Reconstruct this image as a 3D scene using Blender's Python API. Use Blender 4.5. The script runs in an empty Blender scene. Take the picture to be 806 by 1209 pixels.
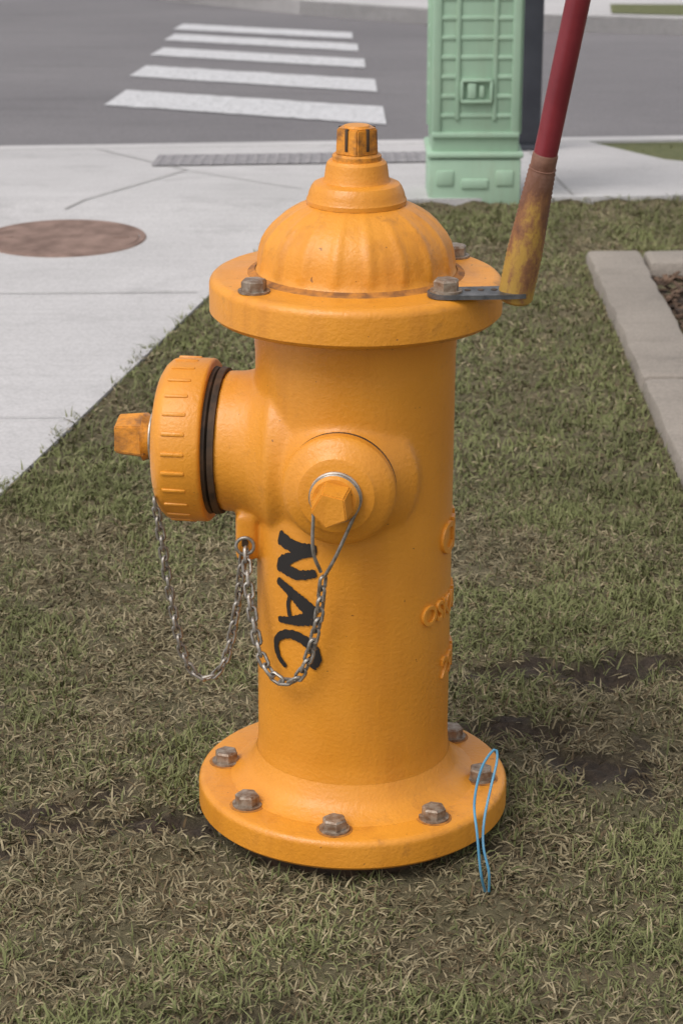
import bpy, bmesh, math, random
import numpy as np
from mathutils import Vector, Matrix, Quaternion
random.seed(3); rng=np.random.default_rng(5)
scene=bpy.context.scene
COL=scene.collection
rad=math.radians

# ------------------------------------------------------------ helpers
def zf(y):
    if y<3.4: return 0.0
    return -(min(y,25.0)-3.4)*0.0787
def new_obj(name,me,mat=None,parent=None):
    o=bpy.data.objects.new(name,me); COL.objects.link(o)
    if mat: me.materials.append(mat)
    if parent: o.parent=parent
    return o
def empty(name,loc=(0,0,0)):
    o=bpy.data.objects.new(name,None); COL.objects.link(o); o.location=loc; o.empty_display_size=.1
    return o
def smooth(me,ang=35):
    for p in me.polygons: p.use_smooth=True
    me.set_sharp_from_angle(angle=rad(ang))
def bm_to(name,bm,mat,parent=None,ang=35,sm=True):
    me=bpy.data.meshes.new(name); bmesh.ops.recalc_face_normals(bm,faces=bm.faces)
    bm.to_mesh(me); bm.free()
    if sm: smooth(me,ang)
    return new_obj(name,me,mat,parent)
def axis_mat(d,origin=(0,0,0)):
    q=Vector((0,0,1)).rotation_difference(Vector(d).normalized())
    return Matrix.Translation(origin)@q.to_matrix().to_4x4()
def lathe_bm(bm,prof,seg=64,M=Matrix.Identity(4),mod=None,phase=0):
    rings=[]
    for (s,r) in prof:
        if r<1e-6:
            rings.append([bm.verts.new(M@Vector((0,0,s)))])
        else:
            ring=[]
            for i in range(seg):
                a=2*math.pi*i/seg+phase
                rr=r if mod is None else mod(s,r,a)
                ring.append(bm.verts.new(M@Vector((rr*math.cos(a),rr*math.sin(a),s))))
            rings.append(ring)
    for A,B in zip(rings[:-1],rings[1:]):
        if len(A)==1 and len(B)==1: continue
        for i in range(seg):
            j=(i+1)%seg
            if len(A)==1: bm.faces.new((A[0],B[j],B[i]))
            elif len(B)==1: bm.faces.new((A[i],A[j],B[0]))
            else: bm.faces.new((A[i],A[j],B[j],B[i]))
def lathe(name,prof,mat,parent=None,seg=64,M=Matrix.Identity(4),mod=None,ang=35,phase=0):
    bm=bmesh.new(); lathe_bm(bm,prof,seg,M,mod,phase)
    return bm_to(name,bm,mat,parent,ang)
def box_bm(bm,size,loc,bev=0.0,M=Matrix.Identity(4),taper=None):
    r=bmesh.ops.create_cube(bm,size=1.0)
    vs=r['verts']
    for v in vs:
        t=1.0
        if taper and v.co.z>0: t=taper
        v.co=Vector((v.co.x*size[0]*t,v.co.y*size[1]*t,v.co.z*size[2]))
    if bev>0:
        es=list({e for v in vs for e in v.link_edges})
        rb=bmesh.ops.bevel(bm,geom=es,offset=bev,segments=2,affect='EDGES',profile=.5)
        vs=list({v for v in rb['verts']}|{v for v in vs if v.is_valid})
    for v in vs: v.co=M@(v.co+Vector(loc))
def tube_bm(bm,pts,r,seg=8,closed=False,M=Matrix.Identity(4)):
    pts=[Vector(p) for p in pts]; n=len(pts); rings=[]
    up=None
    for i,p in enumerate(pts):
        if closed: t=(pts[(i+1)%n]-pts[i-1]).normalized()
        else: t=(pts[min(i+1,n-1)]-pts[max(i-1,0)]).normalized()
        if up is None:
            up=t.orthogonal().normalized()
        else:
            up=(up-t*up.dot(t))
            up=up.normalized() if up.length>1e-6 else t.orthogonal().normalized()
        b=t.cross(up)
        rr=r if not callable(r) else r(i/(n-1))
        rings.append([bm.verts.new(M@(p+up*rr*math.cos(2*math.pi*k/seg)+b*rr*math.sin(2*math.pi*k/seg))) for k in range(seg)])
    rng_=range(n) if closed else range(n-1)
    for i in rng_:
        A=rings[i];B=rings[(i+1)%n]
        for k in range(seg):
            bm.faces.new((A[k],A[(k+1)%seg],B[(k+1)%seg],B[k]))
    if not closed:
        bm.faces.new(rings[0][::-1]); bm.faces.new(rings[-1])
def catmull(pts,step):
    P=[Vector(p) for p in pts]; P=[P[0]*2-P[1]]+P+[P[-1]*2-P[-2]]
    out=[]
    for i in range(1,len(P)-2):
        for k in range(24):
            t=k/24
            a,b,c,d=P[i-1],P[i],P[i+1],P[i+2]
            out.append(.5*((2*b)+(c-a)*t+(2*a-5*b+4*c-d)*t*t+(-a+3*b-3*c+d)*t**3))
    out.append(P[-2])
    res=[out[0]]; acc=0
    for a,b in zip(out[:-1],out[1:]):
        L=(b-a).length
        while acc+L>=step:
            f=(step-acc)/L; a=a.lerp(b,f); res.append(a.copy()); L=(b-a).length; acc=0
        acc+=L
    return res
def sheet(name,pts,off,mat,parent=None,thick=0.0,raise_=0):
    bm=bmesh.new()
    f=bm.faces.new([bm.verts.new((x,y,0)) for x,y in pts])
    for yc in (3.4,25.0):
        bmesh.ops.bisect_plane(bm,geom=bm.verts[:]+bm.edges[:]+bm.faces[:],plane_co=(0,yc,0),plane_no=(0,1,0))
    bmesh.ops.triangulate(bm,faces=bm.faces[:])
    for f in bm.faces:
        if f.normal.z<0: f.normal_flip()
    if thick>0:
        r=bmesh.ops.extrude_face_region(bm,geom=bm.faces[:])
        top=[g for g in r['geom'] if isinstance(g,bmesh.types.BMVert)]
        for v in top: v.co.z+=thick
        for v in bm.verts: v.co.z+=-thick
    for v in bm.verts: v.co.z+=zf(v.co.y)+off
    return bm_to(name,bm,mat,parent,sm=False)

# ------------------------------------------------------------ materials
def mk(name):
    m=bpy.data.materials.new(name); m.use_nodes=True
    nt=m.node_tree; b=nt.nodes['Principled BSDF']
    return m,nt,b
def noise(nt,scale,detail=4,rough=.5,coord='Object',vec_scale=None):
    tc=nt.nodes.new('ShaderNodeTexCoord'); n=nt.nodes.new('ShaderNodeTexNoise')
    n.inputs['Scale'].default_value=scale; n.inputs['Detail'].default_value=detail; n.inputs['Roughness'].default_value=rough
    src=tc.outputs[coord]
    if vec_scale:
        mp=nt.nodes.new('ShaderNodeMapping'); mp.inputs['Scale'].default_value=vec_scale
        nt.links.new(src,mp.inputs['Vector']); src=mp.outputs['Vector']
    nt.links.new(src,n.inputs['Vector'])
    return n.outputs['Fac']
def ramp(nt,fac,stops):
    r=nt.nodes.new('ShaderNodeValToRGB'); e=r.color_ramp.elements
    e[0].position=stops[0][0]; e[0].color=(*stops[0][1],1)
    e[1].position=stops[-1][0]; e[1].color=(*stops[-1][1],1)
    for p,c in stops[1:-1]:
        k=e.new(p); k.color=(*c,1)
    nt.links.new(fac,r.inputs['Fac']); return r.outputs['Color']
def mix(nt,fac,a,b,mode='MIX'):
    m=nt.nodes.new('ShaderNodeMix'); m.data_type='RGBA'; m.blend_type=mode
    for sock,v in ((m.inputs[0],fac),(m.inputs[6],a),(m.inputs[7],b)):
        if isinstance(v,(int,float)): sock.default_value=v
        elif isinstance(v,tuple): sock.default_value=(*v,1)
        else: nt.links.new(v,sock)
    return m.outputs[2]
def bump(nt,b,fac,strength=.3,dist=.002):
    bp=nt.nodes.new('ShaderNodeBump'); bp.inputs['Strength'].default_value=strength; bp.inputs['Distance'].default_value=dist
    nt.links.new(fac,bp.inputs['Height']); nt.links.new(bp.outputs['Normal'],b.inputs['Normal'])
G3=lambda v:(v,v,v)

def paint_mat(name,rust=0.0,dirt=.0):
    m,nt,b=mk(name)
    base=ramp(nt,noise(nt,9,3),[(.3,(.64,.250,.022)),(.7,(.72,.295,.028))])
    col=base
    st=ramp(nt,noise(nt,26,4,.6,vec_scale=(1,1,.10)),[(.52,G3(0)),(.80,G3(.30+dirt*.40))])
    col=mix(nt,st,col,(.42,.145,.016))
    d1=ramp(nt,noise(nt,42,6,.68),[(.59-rust*.16-dirt*.03,G3(0)),(.75-rust*.12,G3(1))])
    d2=ramp(nt,noise(nt,4.5,3),[(.46-rust*.2-dirt*.05,G3(0)),(.66-rust*.1-dirt*.04,G3(1))])
    msk=mix(nt,1.0,d1,d2,'MULTIPLY')
    col=mix(nt,mix(nt,1.0,msk,G3(.32+dirt*.26+rust*.5),'MULTIPLY'),col,(.14,.06,.022))
    ch=ramp(nt,noise(nt,120,2,.5),[(.755-dirt*.02,G3(0)),(.77-dirt*.02,G3(.7))])
    col=mix(nt,ch,col,(.14,.055,.02))
    nt.links.new(col,b.inputs['Base Color'])
    rr=ramp(nt,noise(nt,20,3),[(.3,G3(.30)),(.7,G3(.48))]); nt.links.new(rr,b.inputs['Roughness'])
    bump(nt,b,noise(nt,210,4,.6),.5,.0016)
    return m
PAINT=paint_mat('orange_paint'); PAINTD=paint_mat('orange_paint_dirty',.08,.75); PAINTR=paint_mat('orange_paint_rusty',1.0,.6)
def simple(name,c1,c2,scale,rough=.6,metal=0,bs=0,bscale=100,det=4):
    m,nt,b=mk(name)
    nt.links.new(ramp(nt,noise(nt,scale,det,.6),[(.35,c1),(.68,c2)]),b.inputs['Base Color'])
    b.inputs['Roughness'].default_value=rough; b.inputs['Metallic'].default_value=metal
    if bs: bump(nt,b,noise(nt,bscale,4,.6),bs,.002)
    return m
BOLT=simple('bolt_steel',(.16,.095,.055),(.36,.31,.25),110,.45,.3,.3,300)
GALV=simple('galvanized',(.20,.18,.15),(.42,.39,.35),120,.42,.6,.2,300)
DARKM=simple('dark_gasket_and_shade',(.03,.02,.012),(.09,.05,.025),50,.7)  # gaskets, joints and holes; also colours the shadow ring behind the hose caps
GRIME_SHADE=simple('rust_grime_and_shade',(.20,.08,.02),(.55,.21,.025),70,.7)  # grime on the bolt seats; also the painted recess shade under the dome
WASH=simple('washer_metal',(.30,.26,.20),(.55,.50,.45),70,.4,.5)
BRKT=simple('bracket_steel',(.07,.074,.08),(.19,.19,.195),60,.45,.6,.2,200)
BLACK,nt,b=mk('black_marking')
nt.links.new(ramp(nt,noise(nt,170,4,.7),[(.64,(.014,.012,.011)),(.74,(.20,.08,.015))]),b.inputs['Base Color']); b.inputs['Roughness'].default_value=.6
RED=simple('red_rod_paint',(.16,.016,.024),(.22,.026,.036),20,.36)
BLUE=simple('blue_wire_plastic',(.06,.22,.36),(.10,.30,.44),40,.4)
SPR,nt,b=mk('spring_paint')
tc=nt.nodes.new('ShaderNodeTexCoord')
nz=noise(nt,30,6,.7,vec_scale=(1,1,.45))
sep=nt.nodes.new('ShaderNodeSeparateXYZ'); nt.links.new(tc.outputs['Object'],sep.inputs[0])
mr=nt.nodes.new('ShaderNodeMapRange'); mr.inputs[1].default_value=.0; mr.inputs[2].default_value=.15; mr.inputs[3].default_value=-.10; mr.inputs[4].default_value=.24
nt.links.new(sep.outputs['Z'],mr.inputs[0])
ad=nt.nodes.new('ShaderNodeMath'); ad.operation='ADD'; nt.links.new(nz,ad.inputs[0]); nt.links.new(mr.outputs[0],ad.inputs[1])
nt.links.new(ramp(nt,ad.outputs[0],[(.44,(.42,.25,.05)),(.53,(.26,.12,.05)),(.62,(.16,.07,.04)),(.75,(.20,.10,.07))]),b.inputs['Base Color'])
b.inputs['Roughness'].default_value=.65
bump(nt,b,nz,.8,.003)

# concrete
def concrete(name,lo,hi,warm=(1,.975,.97),bs=.35,bsc=300,st_=.76):
    m,nt,b=mk(name)
    c=ramp(nt,noise(nt,1.6,6,.6),[(.3,tuple(lo*w for w in warm)),(.7,tuple(hi*w for w in warm))])
    sp=ramp(nt,noise(nt,160,3,.7),[(.3,G3(.80)),(.6,G3(1.05))])
    c=mix(nt,1.0,c,sp,'MULTIPLY')
    stn=ramp(nt,noise(nt,4,6,.7),[(.54,G3(1)),(.78,G3(st_))])
    c=mix(nt,1.0,c,stn,'MULTIPLY')
    br=ramp(nt,noise(nt,14,3,.6,vec_scale=(.15,3,1)),[(.3,G3(.94)),(.7,G3(1.03))])
    c=mix(nt,1.0,c,br,'MULTIPLY')
    nt.links.new(c,b.inputs['Base Color']); b.inputs['Roughness'].default_value=.85
    bump(nt,b,noise(nt,bsc,4,.65),bs,.003); return m
CONC=concrete('concrete_pavement',.45,.55); CONC2=concrete('concrete_curb',.46,.56); 
CONCD=concrete('concrete_edging',.22,.33,(1,.88,.75),.8,70,.6)
JOINT=simple('joint_dark',(.27,.26,.25),(.44,.43,.42),12,.9)
def asphalt():
    m,nt,b=mk('asphalt')
    c=ramp(nt,noise(nt,.5,5,.6),[(.3,(.150,.142,.148)),(.7,(.195,.185,.190))])
    sp=ramp(nt,noise(nt,110,3,.75),[(.3,G3(.62)),(.7,G3(1.3))])
    c=mix(nt,1.0,c,sp,'MULTIPLY')
    cr=ramp(nt,noise(nt,2.2,7,.75,vec_scale=(.5,1.6,1)),[(.34,G3(.84)),(.46,G3(1))])
    c=mix(nt,1.0,c,cr,'MULTIPLY')
    nt.links.new(c,b.inputs['Base Color']); b.inputs['Roughness'].default_value=.85
    bump(nt,b,noise(nt,200,3,.6),.4,.003); return m
ASPH=asphalt()
STRIPE,nt,b=mk('road_marking_paint')
w=ramp(nt,noise(nt,45,6,.8),[(.38,(.28,.28,.285)),(.52,(.60,.60,.61))]); nt.links.new(w,b.inputs['Base Color']); b.inputs['Roughness'].default_value=.7
TACT=simple('tactile_plate',(.21,.20,.21),(.30,.29,.295),40,.8)
RUSTM=simple('manhole_iron',(.14,.088,.068),(.27,.18,.145),18,.85,.0,.5,120,8)
MULCH=simple('mulch',(.03,.02,.014),(.11,.075,.05),45,.95,0,1.0,60,8)
FARG,nt,b=mk('distant_grass')
c=ramp(nt,noise(nt,30,8,.75),[(.3,(.08,.10,.035)),(.55,(.15,.16,.065)),(.72,(.22,.20,.11))])
nt.links.new(c,b.inputs['Base Color']); b.inputs['Roughness'].default_value=.95
bump(nt,b,noise(nt,60,6,.7),.8,.02)
PEDM,nt,b=mk('green_plastic')
c=ramp(nt,noise(nt,6,5,.6),[(.3,(.29,.43,.315)),(.7,(.35,.50,.37))])
st=ramp(nt,noise(nt,22,5,.7,vec_scale=(1,1,.2)),[(.50,G3(0)),(.8,G3(.45))])
c=mix(nt,st,c,(.27,.31,.22)); nt.links.new(c,b.inputs['Base Color']); b.inputs['Roughness'].default_value=.65
POSTM=simple('dark_post_paint',(.035,.038,.048),(.055,.06,.072),8,.45,.3)

# ------------------------------------------------------------ value noise for vegetation
LAT=rng.random((256,256))
def vn(x,y,s):
    x=np.asarray(x)*s+57.3; y=np.asarray(y)*s+91.7
    xi=np.floor(x).astype(int); yi=np.floor(y).astype(int); fx=x-xi; fy=y-yi
    fx=fx*fx*(3-2*fx); fy=fy*fy*(3-2*fy)
    g=lambda a,b_:LAT[a%256,b_%256]
    return (g(xi,yi)*(1-fx)+g(xi+1,yi)*fx)*(1-fy)+(g(xi,yi+1)*(1-fx)+g(xi+1,yi+1)*fx)*fy
EY=[-6,2.39,3.0,3.25,3.36,3.42,3.5,3.7]; EX=[-2.017,-.306,-.17,-.09,0.0,.2,.907,3.0]
def edgeX(y): return np.interp(y,EY,EX)
DIRT=[(-.38,.02,.10,.032,.15),(-.26,-.03,.12,.026,.28),(-.44,-.08,.10,.022,0),(.28,.40,.17,.028,0),(.31,.13,.08,.075,0),(.21,.24,.09,.03,.3),(.42,.43,.12,.026,0),(-.13,-.46,.06,.028,0),(-.5,.3,.1,.018,0),(.16,-.10,.05,.02,.5)]
def dirt(x,y):
    m=np.zeros_like(np.asarray(x,dtype=float))
    wx=x+(vn(x,y,14)-.5)*.08+(vn(x,y,50)-.5)*.04; wy=y+(vn(y,x,17)-.5)*.08+(vn(y,x,55)-.5)*.04
    for cx,cy,a,b_,ro in DIRT:
        dx=wx-cx; dy=wy-cy; c,s=math.cos(ro),math.sin(ro)
        u=(dx*c+dy*s)/a; v=(-dx*s+dy*c)/b_
        m=np.maximum(m,np.clip(1.6-(u*u+v*v),0,1))
    return m

# ------------------------------------------------------------ ground, lawn, roads
bm=bmesh.new()
ys=[-300,3.4,25,600]; xs=[-400,400]
vv=[[bm.verts.new((x,y,zf(y)-.035)) for x in xs] for y in ys]
for i in range(3): bm.faces.new((vv[i][0],vv[i][1],vv[i+1][1],vv[i+1][0]))
bm_to('ground',bm,FARG,sm=False)

def lawn_z(XX,YY):
    z=-.010+.012*(vn(XX,YY,6)-.5)+.008*(vn(XX,YY,22)-.5)
    e=np.exp(-((XX-edgeX(YY))/.05)**2)
    return z*(1-e)+.004*e
def lawn_sheet():
    nx,ny=340,460
    X=np.linspace(-2.2,3.0,nx); Y=np.linspace(-2.5,3.72,ny)
    XX,YY=np.meshgrid(X,Y)
    Z=lawn_z(XX,YY)+.006*(vn(XX,YY,60)-.5)
    d=dirt(XX,YY); Z=Z-.010*d+d*.026*(vn(XX,YY,40)-.4)
    Z=Z+np.array([[zf(y)]*nx for y in Y])
    Z=np.where(XX<edgeX(YY)-.05,Z-.03,Z)
    co=np.stack([XX,YY,Z],-1).reshape(-1,3)
    idx=np.arange(nx*ny).reshape(ny,nx)
    F=np.stack([idx[:-1,:-1],idx[:-1,1:],idx[1:,1:],idx[1:,:-1]],-1).reshape(-1,4)
    me=bpy.data.meshes.new('lawn'); me.from_pydata(co.tolist(),[],F.tolist())
    at=me.attributes.new('dirt','FLOAT','POINT'); at.data.foreach_set('value',d.reshape(-1).astype(np.float32))
    for p in me.polygons: p.use_smooth=True
    m,nt,b=mk('lawn_thatch')
    c=ramp(nt,noise(nt,90,8,.75),[(.32,(.08,.063,.035)),(.5,(.17,.14,.078)),(.68,(.28,.235,.14))])
    c2=ramp(nt,noise(nt,7,4,.6),[(.4,(.13,.125,.055)),(.62,(.20,.16,.085))])
    c=mix(nt,.45,c,c2)
    a=nt.nodes.new('ShaderNodeAttribute'); a.attribute_name='dirt'
    soil=ramp(nt,noise(nt,70,6,.7),[(.3,(.028,.019,.012)),(.7,(.115,.083,.056))])
    c=mix(nt,a.outputs['Fac'],c,soil)
    nt.links.new(c,b.inputs['Base Color']); b.inputs['Roughness'].default_value=.95
    bump(nt,b,noise(nt,120,6,.75),1.0,.012)
    new_obj('lawn',me,m)
lawn_sheet()

near_edge=lambda x:4.84+.145*x
SW=[(-2.017,-6),(-.306,2.39),(-.17,3.0),(-.09,3.25),(0,3.36),(.2,3.42),(.907,3.5),(3,3.7),(20,5.3),(20,6.1),(3,4.45),(1.35,4.16),(1.1,4.2),(.96,4.34),(.776,4.87),(.776,near_edge(.776)-.1),(-20,near_edge(-20)-.1),(-20,-6)]
sw=empty('sidewalk')
s=sheet('slab',SW,.010,CONC,sw,thick=.05)
def jline(a,b,w=.005):
    a=Vector(a);b=Vector(b);d=(b-a).normalized();n=Vector((-d.y,d.x))*w/2
    sheet('joint',[tuple(a-n),tuple(b-n),tuple(b+n),tuple(a+n)],.0135,JOINT,sw)
jline((-5,2.30),(-.33,2.42)); jline((-5,1.35),(-.52,1.50),.003)
jline((-.78,4.62),(-.46,4.05),.006); jline((-.46,4.05),(-.72,3.28),.006); jline((-.46,4.05),(-.12,3.62),.005)
jline((.60,3.50),(.56,4.80),.005); jline((1.7,3.6),(1.65,4.16),.005)
road=[(-60,near_edge(-60)),(60,near_edge(60)),(60,10.6),(20,9.6),(5,9.85),(3.2,10.3),(1.98,10.9),(1.2,11.35),(.508,12.07),(-.3,13.3),(-1.35,15.35),(-2.3,18.0),(-3,21),(-4,60),(-60,60)]
sheet('road',road,-.008,ASPH)
def strip(name,pts,w,off,mat,thick,parent=None):
    L=[];R=[]
    for i,p in enumerate(pts):
        a=Vector(pts[max(i-1,0)]);b_=Vector(pts[min(i+1,len(pts)-1)]);d=(b_-a).normalized();n=Vector((-d.y,d.x))
        L.append(tuple(Vector(p)+n*w));R.append(tuple(p))
    return sheet(name,R+L[::-1],off,mat,parent,thick)
strip('curb',[(-20,near_edge(-20)-.1),(20,near_edge(20)-.1)],.12,.012,CONC2,.06)
far=[(60,10.6),(20,9.6),(5,9.85),(3.2,10.3),(1.98,10.9),(1.2,11.35),(.508,12.07),(-.3,13.3),(-1.35,15.35),(-2.3,18.0),(-3,21),(-4,60)]
strip('curb.001',far,-.16,.095,CONC2,.14)
sheet('sidewalk.001',far+[(60,60)],.088,CONC,None,.10)
sheet('grass_verge',[(1.62,11.45),(2.3,11.0),(3.3,10.55),(5,10.1),(20,9.85),(20,11.5),(5,12.2),(2.45,12.6),(1.75,12.65)],.093,FARG)
sheet('grass_verge.001',[(1.9,14.3),(20,13.3),(60,60),(1.9,60)],.093,FARG)
sheet('grass_verge.002',[(-.95,15.6),(-.05,14.0),(.1,14.6),(.25,24),(-2.4,24),(-1.9,19)],.093,FARG)
sheet('grass_verge.003',[(.79,near_edge(.79)-.105),(.79,4.87),(.97,4.35),(1.11,4.215),(1.35,4.175),(3,4.465),(20,6.12),(20,near_edge(20)-.105)],.004,FARG)
# crosswalk
cw=empty('crosswalk')
lefts=[9.08,10.5,11.86,13.10,14.16]; rights=[8.30,9.66,10.98,12.16,13.23]; th=[.70,.66,.60,.60,.60]
xl=[-.93,-.965,-.985,-1.01,-1.035]; xr=[.146,.135,.10,.075,.05]
for i in range(5):
    l=lefts[i]-2.396; r=rights[i]-2.396; t=th[i]/2
    n=26; lo=[];hi=[]
    for k in range(n+1):
        f=k/n; X_=xl[i]+(xr[i]-xl[i])*f; Y_=l+(r-l)*f
        lo.append((X_+.0*f,Y_-t+random.uniform(-.015,.015))); hi.append((X_+.02*(1-f),Y_+t+random.uniform(-.015,.015)))
    sheet('stripe_%d'%(i+1),lo+hi[::-1],-.004,STRIPE,cw)
# tactile plate
bm=bmesh.new()
tp=empty('tactile_paving')
sheet('plate',[(-.57,4.15),(.26,4.25),(.26,4.52),(-.57,4.43)],.014,TACT,tp)
for i in range(26):
    for j in range(8):
        x=-.555+i*.0318; y=4.17+j*.033+.12*(x+.57)
        M=Matrix.Translation((x,y,zf(y)+.0142))
        lathe_bm(bm,[(0,.009),(.002,.007),(.0028,0)],8,M)
bm_to('domes',bm,TACT,tp)
# manhole (flat rusty disc)
mh=empty('manhole_cover',(-.685,2.955,0))
M=Matrix.Translation((0,0,.010))
lathe('rim',[(0,.200),(.003,.198),(.003,.186),(.001,.184)],RUSTM,mh,64,M)
bm=bmesh.new(); lathe_bm(bm,[(.0005,.183),(.003,.181),(.0034,.15),(.0038,0)],64,M)
for a in (0,math.pi): box_bm(bm,(.035,.014,.002),(.14*math.cos(a),.14*math.sin(a),.0138),.0005)
bm_to('cover',bm,RUSTM,mh)

# planter edging, worn blocks
pe=empty('planter_edging')
bm=bmesh.new()
def eb(x0,x1,y0,y1,z1=.022):
    b2=bmesh.new(); box_bm(b2,(x1-x0,y1-y0,z1+.06),((x0+x1)/2,(y0+y1)/2,(z1-.06)/2),.011)
    L=max(x1-x0,y1-y0); ax=(1,0,0) if (x1-x0)>(y1-y0) else (0,1,0); o0=x0 if ax[0] else y0
    k=.02
    while k<L-.02:
        bmesh.ops.bisect_plane(b2,geom=b2.verts[:]+b2.edges[:]+b2.faces[:],plane_co=tuple(a_*(o0+k) for a_ in ax),plane_no=ax); k+=.035
    for v in b2.verts:
        n1=float(vn(v.co.x*1.0+v.co.z*3,v.co.y,16))-.5; n2=float(vn(v.co.y,v.co.x+v.co.z*5,45))-.5
        if v.co.z>-.02:
            v.co.z+=.003*n1+.0015*n2
            if not ax[0]: v.co.x+=.006*n1+.003*n2
            else: v.co.y+=.006*n1+.003*n2
    t=bpy.data.meshes.new('t'); b2.to_mesh(t); b2.free(); bm.from_mesh(t); bpy.data.meshes.remove(t)
eb(.560,.685,-2.0,.53); eb(.560,.685,.538,1.72); eb(.560,.685,1.728,2.775,.024)
eb(.693,1.75,2.65,2.775,.023); eb(1.758,2.9,2.65,2.775)
bm_to('concrete_blocks',bm,CONCD,pe)
mb=empty('mulch_bed')
n=90; X=np.linspace(.68,2.9,n); Y=np.linspace(-2,2.66,n*2); XX,YY=np.meshgrid(X,Y)
Z=-.012+.03*(vn(XX,YY,7)-.6)+.012*vn(XX,YY,30)
co=np.stack([XX,YY,Z],-1).reshape(-1,3); idx=np.arange(n*n*2).reshape(2*n,n)
F=np.stack([idx[:-1,:-1],idx[:-1,1:],idx[1:,1:],idx[1:,:-1]],-1).reshape(-1,4)
me=bpy.data.meshes.new('soil'); me.from_pydata(co.tolist(),[],F.tolist()); new_obj('soil',me,MULCH,mb)
bm=bmesh.new()
for i in range(1600):
    x=.70+random.random()**1.6*1.0; y=random.uniform(.6,2.64)
    M=Matrix.Translation((x,y,-.006+random.random()*.012))@Matrix.Rotation(random.random()*6.28,4,'Z')@Matrix.Rotation(random.uniform(-.6,.6),4,'X')@Matrix.Rotation(random.uniform(-.6,.6),4,'Y')
    box_bm(bm,(random.uniform(.012,.04),random.uniform(.004,.012),.003),(0,0,0),0,M)
bm_to('chips',bm,simple('bark_chips',(.035,.02,.013),(.16,.10,.065),25,.9),mb,sm=False)

# ------------------------------------------------------------ grass blades (one mesh)
def blades(n,x0,x1,y0,y1,wmul,keep):
    x=rng.uniform(x0,x1,n); y=rng.uniform(y0,y1,n)
    k=keep(x,y); return x[k],y[k],np.full(k.sum(),wmul)
def keep_lawn(x,y):
    ok=x>edgeX(y)-.006+.010*(vn(x,y,40)-.5)-.022*(vn(x,y,18)>.62)
    ok&=~((x>.558+.012*(vn(x,y,30)-.6))&(y<2.785)&(x<3))
    ok&=(x*x+y*y)>.155**2
    ok&=~((x>.205)&(x<.46)&(y>3.42))
    d=dirt(x,y); ok&=rng.random(len(x))>d*.96
    cl=.42+.80*vn(x,y,34)+.4*(vn(x,y,9)-.5)
    ok&=rng.random(len(x))<cl
    return ok
def keep_tri(x,y):
    e=np.interp(x,[.79,.97,1.11,1.35,3],[4.87,4.35,4.215,4.175,4.465])
    return (y>e)&(y<4.84+.145*x-.105)
B=[blades(245000,-.95,.57,-.85,1.2,1.0,keep_lawn),
   blades(135000,-.65,1.3,1.2,3.6,1.35,keep_lawn),
   blades(16000,.79,2.4,4.1,5.1,2.0,keep_tri)]
x=np.concatenate([b_[0] for b_ in B]); y=np.concatenate([b_[1] for b_ in B]); wm=np.concatenate([b_[2] for b_ in B])
N=len(x)
green=.40*vn(x,y,2.6)+.37*vn(x,y,8)+.23*vn(x,y,24)
dry=np.exp(-(((x+.32)/.28)**2+((y-.25)/.42)**2))*.17+np.exp(-(((x-.35)/.25)**2+((y-.25)/.25)**2))*.20+np.exp(-((y+.15)/.16)**2)*.05
wet=np.clip((y-.6)/1.0,0,1)*.06+np.clip((x-.1)/.4,0,1)*.05
gf=np.clip((green-dry+wet-.33)*2.6,.07,.78)
isg=rng.random(N)<gf
L=rng.uniform(.011,.027,N)*(.7+.6*vn(x,y,16)); L=np.where(isg,L*1.12,L)
t0=np.where(isg,rng.uniform(.2,1.2,N),rng.uniform(.75,1.5,N))
t1=np.minimum(t0+rng.uniform(.2,.9,N),1.75)
az=rng.uniform(0,2*np.pi,N)+ (vn(x,y,5)-.5)*3
W=rng.uniform(.0007,.0015,N)*wm
z0=lawn_z(x,y)-.002+np.array([zf(v) for v in y])
dx,dy=np.cos(az),np.sin(az)
m1=L*.5
p0=np.stack([x,y,z0],-1)
p1=p0+np.stack([dx*np.sin(t0)*m1,dy*np.sin(t0)*m1,np.cos(t0)*m1],-1)
p2=p1+np.stack([dx*np.sin(t1)*m1,dy*np.sin(t1)*m1,np.cos(t1)*m1],-1)
p2[:,2]=np.maximum(p2[:,2],z0+.003); 
ws=rng.uniform(-.8,.8,N)
side=np.stack([-dy*np.cos(ws),dx*np.cos(ws),np.sin(ws)],-1)*W[:,None]
V=np.stack([p0-side,p0+side,p1+side*.8,p1-side*.8,p2],1).reshape(-1,3).astype(np.float32)
base=np.arange(N)*5
quad=np.stack([base,base+1,base+2,base+3],-1); tri=np.stack([base+3,base+2,base+4],-1)
me=bpy.data.meshes.new('grass')
me.vertices.add(N*5); me.vertices.foreach_set('co',V.reshape(-1))
me.loops.add(N*7); li=np.concatenate([quad,tri],1).reshape(-1).astype(np.int32)
me.loops.foreach_set('vertex_index',li)
me.polygons.add(N*2)
ls=np.stack([np.arange(N)*7,np.arange(N)*7+4],-1).reshape(-1).astype(np.int32)
me.polygons.foreach_set('loop_start',ls)
me.update(calc_edges=True)
r1=rng.random(N)[:,None]; r2=rng.random(N)[:,None]
gcol=np.array([.115,.130,.046])*(1-r1)+np.array([.190,.195,.088])*r1
scol=np.array([.19,.158,.086])*(1-r1)+np.array([.36,.305,.190])*r1
dark=np.array([.13,.095,.052])
scol=np.where(r2<.25,dark*(.7+.6*r1),scol)
c=np.where(isg[:,None],gcol,scol)*(.74+.52*vn(x,y,8))[:,None]
C=np.ones((N,5,4),np.float32); C[:,:,:3]=c[:,None,:]
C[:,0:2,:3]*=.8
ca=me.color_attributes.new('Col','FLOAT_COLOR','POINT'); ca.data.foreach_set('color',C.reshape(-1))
GM,nt,b=mk('grass_blades')
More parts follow.
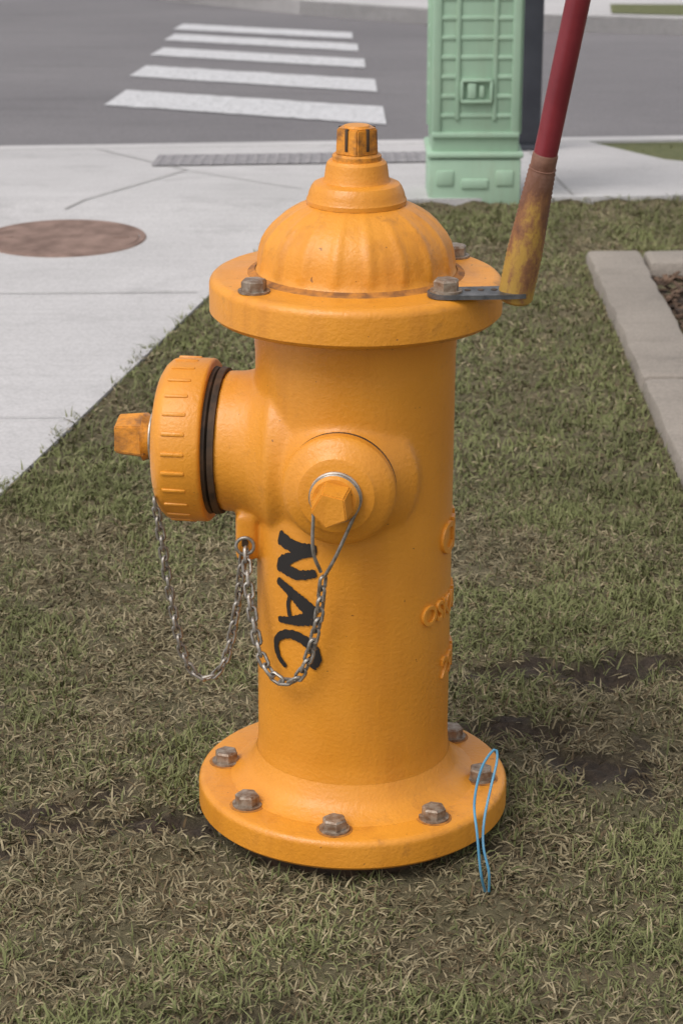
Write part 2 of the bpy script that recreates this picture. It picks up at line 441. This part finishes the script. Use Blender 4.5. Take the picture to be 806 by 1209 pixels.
a=nt.nodes.new('ShaderNodeAttribute'); a.attribute_name='Col'
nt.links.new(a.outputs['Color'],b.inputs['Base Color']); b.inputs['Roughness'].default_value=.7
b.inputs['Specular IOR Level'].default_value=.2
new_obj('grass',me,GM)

# ------------------------------------------------------------ FIRE HYDRANT
H=empty('fire_hydrant')
TH=rad(8)
dF=Vector((-math.sin(TH),-math.cos(TH),0)); dP=Vector((-math.cos(TH),math.sin(TH),0)); dB=-dF
ZP=.447; ZF=.440
MF=axis_mat(dF,(0,0,ZF)); MP=axis_mat(dP,(.004,0,ZP)); MB=axis_mat(dB,(0,0,ZF))
def solid(prof,M=Matrix.Identity(4),seg=96):
    bm=bmesh.new(); lathe_bm(bm,prof,seg,M); bmesh.ops.recalc_face_normals(bm,faces=bm.faces); return bm
parts=[solid([(.03,0),(.03,.128),(.050,.128),(.062,.119),(.078,.1125),(.10,.1105),(.56,.1105),(.585,.1125),(.612,.1125),(.612,0)],seg=128),
       solid([(.0,0),(.0,.108),(.088,.105),(.098,.095),(.112,.085),(.130,.080),(.152,.079),(.152,0)],MP),
       solid([(.0,0),(.0,.086),(.090,.082),(.101,.071),(.111,.062),(.118,.058),(.118,0)],MF),
       solid([(.0,0),(.0,.086),(.090,.082),(.101,.071),(.111,.062),(.118,.058),(.118,0)],MB)]
bl=bmesh.new(); box_bm(bl,(.024,.022,.055),(-.121,-.030,.352),.004); parts.append(bl)
jb=bmesh.new()
for pbm in parts:
    t=bpy.data.meshes.new('t'); pbm.to_mesh(t); pbm.free(); jb.from_mesh(t); bpy.data.meshes.remove(t)
me=bpy.data.meshes.new('b'); jb.to_mesh(me); jb.free()
tmp=bpy.data.objects.new('tmp_body',me); COL.objects.link(tmp)
r=tmp.modifiers.new('r','REMESH'); r.mode='VOXEL'; r.voxel_size=.0028; r.use_smooth_shade=True
sm_=tmp.modifiers.new('s','SMOOTH'); sm_.factor=.5; sm_.iterations=12
dg=bpy.context.evaluated_depsgraph_get(); me2=bpy.data.meshes.new_from_object(tmp.evaluated_get(dg))
bpy.data.objects.remove(tmp); me2.name='barrel'; me2.materials.clear()
for p in me2.polygons: p.use_smooth=True
new_obj('barrel',me2,PAINT,H)
def rnd(z0,z1,r0,r1,f=.007):
    out=[(z0,r0),(z0,r1-f*.5),(z0+f*.5,r1)]
    for k in range(0,6):
        a=k/5*math.pi/2; out.append((z1-f+f*math.sin(a),r1-f+f*math.cos(a)))
    out.append((z1,r0)); return out
lathe('base_flange',rnd(.010,.046,.11,.181,.008),PAINTD,H,128)
lathe('base_ring',[(.044,.150),(.0465,.142),(.050,.136),(.052,.133),(.056,.126),(.066,.1185),(.082,.1125)],PAINT,H,96)
lathe('buried_pipe',[(-.06,.15),(.016,.15)],DARKM,H,64)
lathe('bonnet_flange',[(.598,.100),(.599,.118),(.602,.150)]+rnd(.603,.646,.150,.1600,.010)[1:]+[(.646,.128),(.648,.118),(.649,.09)],PAINTD,H,128)
lathe('flange_joint',[(.594,.1148),(.600,.1148)],DARKM,H,96)
lathe('dome_dark_ring',[(.6465,.1195),(.6488,.1175),(.6502,.1135),(.652,.110)],GRIME_SHADE,H,128)  # brown ring modelled to darken the recess at the dome's foot
def ribs(s,r,a):
    k=max(0,min(1,(s-.652)/.010))*max(0,min(1,(.727-s)/.012))
    w=abs(math.cos(a*9+.4))**6
    return r*(1+k*.026*w)
dome=[(.644,.1140),(.649,.1110),(.655,.1070),(.664,.1050),(.674,.1035),(.684,.1005),(.693,.0955),(.701,.0890),(.708,.0815),(.714,.073),(.719,.065),(.723,.057),(.725,.050),(.726,.040)]
pp=[]
for a_,b_ in zip(dome[:-1],dome[1:]):
    pp+= [a_,((a_[0]+b_[0])/2,(a_[1]+b_[1])/2)]
pp.append(dome[-1])
lathe('bonnet_dome',pp,PAINTD,H,288,mod=ribs,ang=60)
lathe('bonnet_neck',[(.718,.046),(.722,.0525),(.7245,.0540),(.729,.0540),(.7315,.0525),(.736,.0515),(.742,.0490),(.7455,.0465),(.7475,.042),(.7482,.0365),(.751,.0350),(.764,.0332),(.768,.0320),(.771,.029),(.772,.018)],PAINT,H,96,ang=25)
lathe('neck_joint',[(.716,.0540),(.7235,.0546),(.725,.052)],DARKM,H,96)
def poly_nut(name,s0,s1,r,M,mat,parent,n=5,taper=.92,bev=.0015,phase=.3):
    bm=bmesh.new(); lathe_bm(bm,[(s0,0),(s0,r),(s1,r*taper),(s1,0)],n,Matrix.Identity(4),None,phase)
    bmesh.ops.remove_doubles(bm,verts=bm.verts,dist=1e-6)
    bmesh.ops.bevel(bm,geom=[e for e in bm.edges if e.calc_face_angle(0)>.5],offset=bev,segments=2,affect='EDGES')
    bm.transform(M); return bm_to(name,bm,mat,parent,30)
I4=Matrix.Identity(4)
lathe('operating_nut_collar',[(.770,.0265),(.776,.0265),(.778,.024),(.778,0)],PAINTR,H,48)
poly_nut('operating_nut',.777,.806,.0240,I4,PAINTR,H,5,.95,phase=.95)
bm=bmesh.new()
for k in range(5):
    a=.95+(k+.5)*2*math.pi/5
    M=Matrix.Rotation(a,4,'Z'); box_bm(bm,(.003,.0035,.024),(.0187,0,.794),.0005,M)
bm_to('nut_slots',bm,DARKM,H)
lathe('nut_top',[(.806,.014),(.808,.013),(.808,0)],PAINTD,H,32)

def hexbolt(bm,x,y,z,r=.0125,h=.0105,rot=0):
    M=Matrix.Translation((x,y,z))
    lathe_bm(bm,[(0,r*1.22),(.0022,r*1.22),(.0022,0)],24,M)
    lathe_bm(bm,[(.0022,r),(h*.85,r),(h,r*.86),(h+.0003,0)],6,M,None,rot)
bm=bmesh.new(); bg_=bmesh.new()
for k in range(8):
    a=rad(-8+45*k); X_,Y_=.151*math.sin(a),-.151*math.cos(a)
    hexbolt(bm,X_,Y_,.0464,.0140,.014,random.random())
    lathe_bm(bg_,[(.0462,.0205),(.0466,.018),(.0466,0)],20,Matrix.Translation((X_,Y_,0)))
bm_to('base_bolts',bm,BOLT,H,25); bm_to('base_bolt_seats',bg_,GRIME_SHADE,H,25)
bm=bmesh.new()
for a in (-52,43,126,-140):
    a0=a; a=rad(a); hexbolt(bm,.137*math.sin(a),-.137*math.cos(a),.6462 if a0!=43 else .6515,.0140,.0135,.3)
bm_to('bonnet_bolts',bm,BOLT,H,25)

# pumper nozzle cap
lathe('pumper_gasket',[(.150,.060),(.150,.0825),(.1565,.084),(.158,.078),(.160,.0825),(.166,.084),(.168,.06)],DARKM,H,96,MP,ang=20)
lathe('pumper_cap',[(.164,.070),(.164,.0895),(.1655,.0915),(.168,.0925),(.206,.0918),(.211,.0900),(.2165,.0850),(.221,.077),(.2240,.064),(.2255,.034),(.2255,0)],PAINT,H,128,MP,ang=40)
bm=bmesh.new()
for k in range(26):
    a=2*math.pi*k/26+.1
    M=MP@Matrix.Rotation(a,4,'Z'); box_bm(bm,(.0060,.0050,.027),(.0908,0,.1935),.0020,M)
bm_to('pumper_cap_lugs',bm,PAINT,H,40)
lathe('pumper_washer',[(.2245,.031),(.228,.034),(.2295,.034),(.2310,.028),(.2325,.031),(.234,.031),(.235,.025),(.235,0)],WASH,H,48,MP)
lathe('pumper_nut_collar',[(.234,.024),(.244,.0275),(.246,.0)],PAINTR,H,32,MP)
poly_nut('pumper_nut',.240,.275,.0285,MP,PAINTR,H,5,.88,phase=.25)

for nm,MM in (('front',MF),('rear',MB)):
    lathe(nm+'_cap_shadow_ring',[(.112,.05),(.112,.0605),(.117,.0605),(.119,.055),(.124,.052)],DARKM,H,64,MM)  # near-black ring modelled as the shadow behind the cap disk
    lathe(nm+'_cap',[(.119,.045),(.119,.0588),(.1205,.0612),(.131,.0612),(.135,.0590),(.139,.0540),(.143,.0465),(.1455,.0435),(.148,.041),(.1495,.036),(.150,.0)],PAINT,H,96,MM,ang=25)
    lathe(nm+'_washer',[(.149,.0265),(.151,.0285),(.154,.0285),(.156,.0255),(.156,0)],WASH,H,48,MM)
    lathe(nm+'_nut_collar',[(.154,.0255),(.160,.0265),(.164,.0235),(.164,0)],PAINTD,H,48,MM)
    poly_nut(nm+'_nut',.163,.196,.0238,MM,PAINTD,H,5,.86,phase=.6)

def wrap(v,az,zc,R):
    u,w_,h=v; a=az+u/R; rr=R+h
    return Vector((rr*math.sin(a),-rr*math.cos(a),zc+w_))
def wrap_text(name,body,size,mat,az,zc,R,w,bold=0.0,extr=.0015,sx=1.0):
    cu=bpy.data.curves.new(name,'FONT'); cu.body=body; cu.size=size; cu.align_x='CENTER'; cu.align_y='CENTER'; cu.extrude=extr; cu.offset=bold
    cu.resolution_u=4; cu.bevel_depth=.0006; cu.bevel_resolution=1
    o=bpy.data.objects.new('tmp',cu); COL.objects.link(o)
    dg=bpy.context.evaluated_depsgraph_get(); me=bpy.data.meshes.new_from_object(o.evaluated_get(dg)); bpy.data.objects.remove(o)
    bm=bmesh.new(); bm.from_mesh(me)
    bmesh.ops.triangulate(bm,faces=bm.faces[:])
    for it in range(3):
        es=[e for e in bm.edges if e.calc_length()>.006]
        if es: bmesh.ops.subdivide_edges(bm,edges=es,cuts=1); bmesh.ops.triangulate(bm,faces=bm.faces[:])
    for v in bm.verts:
        v.co=wrap((v.co.x*sx,v.co.y,v.co.z+w),az,zc,R)
    return bm_to(name,bm,mat,H,ang=40)
wrap_text('cast_name','CREW',.050,PAINT,rad(95),.352,.1105,.0008,.0005,.0022,.97)
wrap_text('cast_town','OSKALOOSA',.032,PAINT,rad(88),.272,.1105,.0008,.0003,.0020,.94)
wrap_text('cast_number','2907',.034,PAINT,rad(80),.198,.1105,.0008,.0003,.0020)
# hand-painted lettering NAC reading downward, brush strokes on the barrel
U0,V0=.053,.150
def stroke(bm,pts,wd):
    P=[Vector((p[0]*U0-U0/2,V0/2-p[1]*V0,0)) for p in pts]
    C=catmull(P,.0022) if len(P)>2 else [P[0].lerp(P[1],k/14) for k in range(15)]
    n=len(C); prev=None
    for i,c in enumerate(C):
        t=(C[min(i+1,n-1)]-C[max(i-1,0)]).normalized(); nn=Vector((-t.y,t.x,0))
        f=i/(n-1); w=wd[0]+(wd[1]-wd[0])*f; w*=.5*(1+random.uniform(-.12,.12))
        if i==0 or i==n-1: w*=.7
        row=[bm.verts.new(wrap((*(c+nn*w*s_)[:2],.0011),rad(-36),.291,.1105)) for s_ in (1,.33,-.33,-1)]
        if prev:
            for a_ in range(3): bm.faces.new((prev[a_],prev[a_+1],row[a_+1],row[a_]))
        prev=row
S_=[[[(.04,-.01),(.5,.035),(1.02,.02)],(.018,.011)],[[(1.0,.045),(.55,.10),(.10,.185)],(.007,.014)],[[(.0,.20),(.55,.245),(1.02,.205)],(.017,.009)],
    [[(.0,.335),(.40,.40),(1.02,.545)],(.009,.019)],[[(1.02,.55),(.5,.615),(.0,.650)],(.018,.006)],[[(.40,.40),(.32,.50),(.38,.61)],(.004,.006)],
    [[(.26,1.01),(.02,.94),(-.04,.83),(.22,.75),(.55,.735),(.86,.78),(1.0,.87),(.86,.955)],(.006,.015)]]
for i,(pts,wd) in enumerate(S_):
    bm=bmesh.new(); stroke(bm,pts,wd)
    for v in bm.verts: v.co+=Vector((v.co.x,v.co.y,0)).normalized()*(.00012*i)
    bm_to('lettering_stroke',bm,BLACK,H)

# chains
def chain(name,pts,parent,L=.0185,Wd=.0105,r=.0016):
    path=catmull(pts,L*.62)
    bm=bmesh.new()
    for i,(a,b_) in enumerate(zip(path[:-1],path[1:])):
        c=(a+b_)/2; t=(b_-a).normalized()
        X_=t; Yv=Vector((0.3,-1,.1)); Yv=(Yv-X_*Yv.dot(X_)).normalized(); Zv=X_.cross(Yv)
        ang=(math.pi/2)*(i%2)+.55+random.uniform(-.35,.35)
        y2=Yv*math.cos(ang)+Zv*math.sin(ang)
        pl=[]
        hl=(L-Wd)/2; rr=Wd/2-r
        for k in range(14):
            th=2*math.pi*k/14
            px=(rr*math.cos(th))+(hl if math.cos(th)>0 else -hl); py=rr*math.sin(th)
            pl.append(c+X_*px+y2*py)
        tube_bm(bm,pl,r,6,True)
    return bm_to(name,bm,GALV,parent,60)
chain('pumper_chain',[(-.222,-.045,.40),(-.2165,-.04,.3595),(-.208,-.035,.285),(-.194,-.03,.205),(-.1726,-.03,.176),(-.148,-.03,.196),(-.132,-.035,.27),(-.124,-.045,.337)],H,.0200,.0120,.0018)
chain('hose_cap_chain',[(-.121,-.047,.342),(-.117,-.066,.297),(-.104,-.085,.2295),(-.082,-.10,.2046),(-.058,-.118,.2217),(-.041,-.127,.2815),(-.034,-.136,.345)],H,.0215,.0130,.0020)
bm=bmesh.new()
c0=MF@Vector((0,0,.158))
lx=Vector((math.cos(TH),-math.sin(TH),0))
pl=[]
for k in range(15):
    a=rad(-30+240*k/14)
    pl.append(c0+lx*.0262*math.cos(a)+Vector((0,0,.0262*math.sin(a))))
end=Vector((-.033,-.140,.345))
pl=[end,Vector((-.020,-.152,.375))]+pl+[Vector((-.045,-.150,.380)),end+Vector((-.003,0,.004))]
tube_bm(bm,catmull(pl,.004),.0020,8)
c1=MP@Vector((0,0,.230))
pl=[c1+Vector((.0,-.034*math.cos(t),.034*math.sin(t))) for t in [rad(x_) for x_ in range(90,-100,-15)]]
tube_bm(bm,pl+[Vector((-.222,-.04,.41))],.0018,8)
tube_bm(bm,[Vector((-.122+.010*math.cos(t),-.046,.345+.010*math.sin(t))) for t in [k*math.pi/8 for k in range(16)]],.002,8,True)
bm_to('chain_hooks',bm,GALV,H,60)
lathe('lug_hole',[(0,0),(0,.0048),(-.004,.0048)],DARKM,H,20,axis_mat((-.3,-1,0),(-.1235,-.0415,.347)))
H.rotation_euler=(0,rad(.25),0)

# ------------------------------------------------------------ marker rod
mk_=empty('hydrant_marker_rod')
p0=Vector((.171,-.093,.652)); d=Vector((.155,-.20,1)).normalized()
M=axis_mat(d,p0)
prof=[(-.012,.0),(-.012,.0165)]
for k in range(60):
    s=-.010+k*.15/60; t=k/60
    prof.append((s,.0180-.0048*max(0,(t-.35)/.65)+(.0009 if k%2 else 0)))
prof+=[(.142,.0)]
ob=lathe('spring',[(s,r_) for s,r_ in prof],SPR,mk_,32,I4,ang=80); ob.matrix_local=M
lathe('rod',[(.130,0),(.130,.0122),(1.25,.0122),(1.256,.009),(1.257,0)],RED,mk_,32,M)
lathe('cap_band',[(.134,.0130),(.152,.0132),(.154,.0122)],simple('rod_band',(.12,.05,.03),(.24,.12,.08),60,.5),mk_,32,M)
bm=bmesh.new()
a43=rad(43); bp=Vector((.137*math.sin(a43),-.137*math.cos(a43),.6485))
e=Vector((.172,-.095,.6485)); dirv=(e-bp).normalized(); per=Vector((-dirv.y,dirv.x,0))
outl=[]
for k in range(9):
    t=math.pi/2+math.pi*k/8; outl.append(bp+dirv*.017*math.cos(t)+per*.019*math.sin(t))
outl+= [e-per*.020-dirv*.01,e-per*.018+dirv*.006,e+per*.016+dirv*.006,e+per*.020-dirv*.01]
vt=[bm.verts.new(p+Vector((0,0,.0025))) for p in outl]; vb=[bm.verts.new(p-Vector((0,0,.002))) for p in outl]
bm.faces.new(vt); bm.faces.new(vb[::-1])
for i in range(len(vt)):
    j=(i+1)%len(vt); bm.faces.new((vt[i],vb[i],vb[j],vt[j]))
bm_to('bracket',bm,BRKT,mk_,30)
bm=bmesh.new()
for s in (.026,.040,.054):
    lathe_bm(bm,[(.0027,.0035),(.0031,.0035),(.0031,0)],12,Matrix.Translation(bp+dirv*s+per*.004))
bm_to('bracket_holes',bm,DARKM,mk_)

# blue wire
bm=bmesh.new()
w=[(.146,-.19,-.01),(.140,-.20,.02),(.136,-.187,.06),(.134,-.16,.085),(.143,-.13,.112),(.158,-.115,.128),(.161,-.12,.118),(.153,-.14,.092),(.145,-.165,.066),(.143,-.188,.046),(.149,-.20,.02),(.150,-.195,-.01)]
tube_bm(bm,catmull(w,.004),.0015,8)
bm_to('blue_wire',bm,BLUE)

# ------------------------------------------------------------ utility pedestal
P=empty('utility_pedestal',(.335,3.55,0)); 
def pb(name,boxes,bev=.004,mat=PEDM):
    bm=bmesh.new()
    for (sx_,sy_,sz_,x_,y_,z_) in boxes: box_bm(bm,(sx_,sy_,sz_),(x_,y_,z_),bev)
    return bm_to(name,bm,mat,P,30)
fy=-.105
pb('base',[(.240,.225,.16,0,0,.03),(.252,.237,.016,0,0,.120)],.006)
pb('base_details',[(.045,.006,.04,-.078,-.114,.060),(.045,.006,.04,.078,-.114,.060),(.07,.008,.025,0,-.114,.045)],.003)
pb('body',[(.228,.205,.93,0,0,.59)],.008)
rails=[(.022,.008,.86,-.102,fy,.60),(.022,.008,.86,.102,fy,.60),(.012,.008,.80,-.048,fy,.61),(.012,.008,.80,.048,fy,.61),(.228,.014,.014,0,fy,.172)]
pb('front_rails',rails,.003)
rb=[]
z_=.222
while z_<1.02:
    rb.append((.050,.005,.011,-.075,fy+.001,z_)); rb.append((.050,.005,.011,.075,fy+.001,z_))
    if abs(z_-.287)>.045: rb.append((.090,.005,.011,0,fy+.0015,z_))
    z_+=.050
pb('front_ribs',rb,.002)
sd=[]
for sgn in (-1,1):
    sd+=[(.010,.02,.86,sgn*.116,-.07,.60),(.010,.02,.86,sgn*.116,.07,.60)]
    z_=.232
    while z_<1.02: sd.append((.008,.12,.007,sgn*.115,0,z_)); z_+=.05
pb('side_ribs',sd,.002)
pb('latch',[(.080,.014,.008,0,fy-.005,.314),(.080,.014,.008,0,fy-.005,.260),(.008,.014,.05,-.038,fy-.005,.287),(.008,.014,.05,.038,fy-.005,.287),(.022,.012,.040,-.012,fy-.004,.287),(.012,.012,.03,.014,fy-.004,.285)],.002)
pb('lid',[(.25,.222,.05,0,0,1.07),(.19,.165,.03,0,0,1.105)],.012)

# ------------------------------------------------------------ sign post
S=empty('sign_post',(.567,4.62,zf(4.62)))
bm=bmesh.new(); box_bm(bm,(.076,.076,2.6),(0,0,1.3),.006); bm_to('post',bm,POSTM,S,30)
bm=bmesh.new(); box_bm(bm,(.11,.11,.02),(0,0,.022),.004); box_bm(bm,(.086,.086,.03),(0,0,2.61),.006); bm_to('base_plate_and_cap',bm,POSTM,S,30)

# ------------------------------------------------------------ world, sun, camera
w_=bpy.data.worlds.new('World'); scene.world=w_; w_.use_nodes=True; nt=w_.node_tree
bg=nt.nodes['Background']; sky=nt.nodes.new('ShaderNodeTexSky'); sky.sky_type='NISHITA'; sky.sun_disc=False
sky.dust_density=3; sky.air_density=1.2
hs=nt.nodes.new('ShaderNodeHueSaturation'); hs.inputs['Saturation'].default_value=.18
nt.links.new(sky.outputs[0],hs.inputs['Color'])
tint=mix(nt,1.0,hs.outputs[0],(1.14,1.11,1.115),'MULTIPLY')
nt.links.new(tint,bg.inputs['Color']); bg.inputs['Strength'].default_value=.15
sl=bpy.data.lights.new('sun','SUN'); sl.energy=1.5; sl.angle=rad(35); sl.color=(1,.96,.90)
so=bpy.data.objects.new('sun',sl); COL.objects.link(so)
dsun=Vector((-.45,-.42,.85)).normalized()
sky.sun_elevation=math.asin(dsun.z); sky.sun_rotation=math.atan2(dsun.x,dsun.y)
so.rotation_euler=dsun.to_track_quat('Z','Y').to_euler(); so.location=(-3,-2,5)
cd=bpy.data.cameras.new('camera'); cam=bpy.data.objects.new('camera',cd); COL.objects.link(cam)
cam.location=(-.013,-2.396,1.232); cam.rotation_euler=(rad(90-19.8),0,0)
cd.sensor_fit='VERTICAL'; cd.sensor_height=24; cd.lens=2656/1209*24; cd.clip_end=1500; cd.clip_start=.05
cd.dof.use_dof=True; cd.dof.focus_distance=2.5; cd.dof.aperture_fstop=9
scene.camera=cam
scene.view_settings.view_transform='Standard'; scene.view_settings.look='None'; scene.view_settings.exposure=0
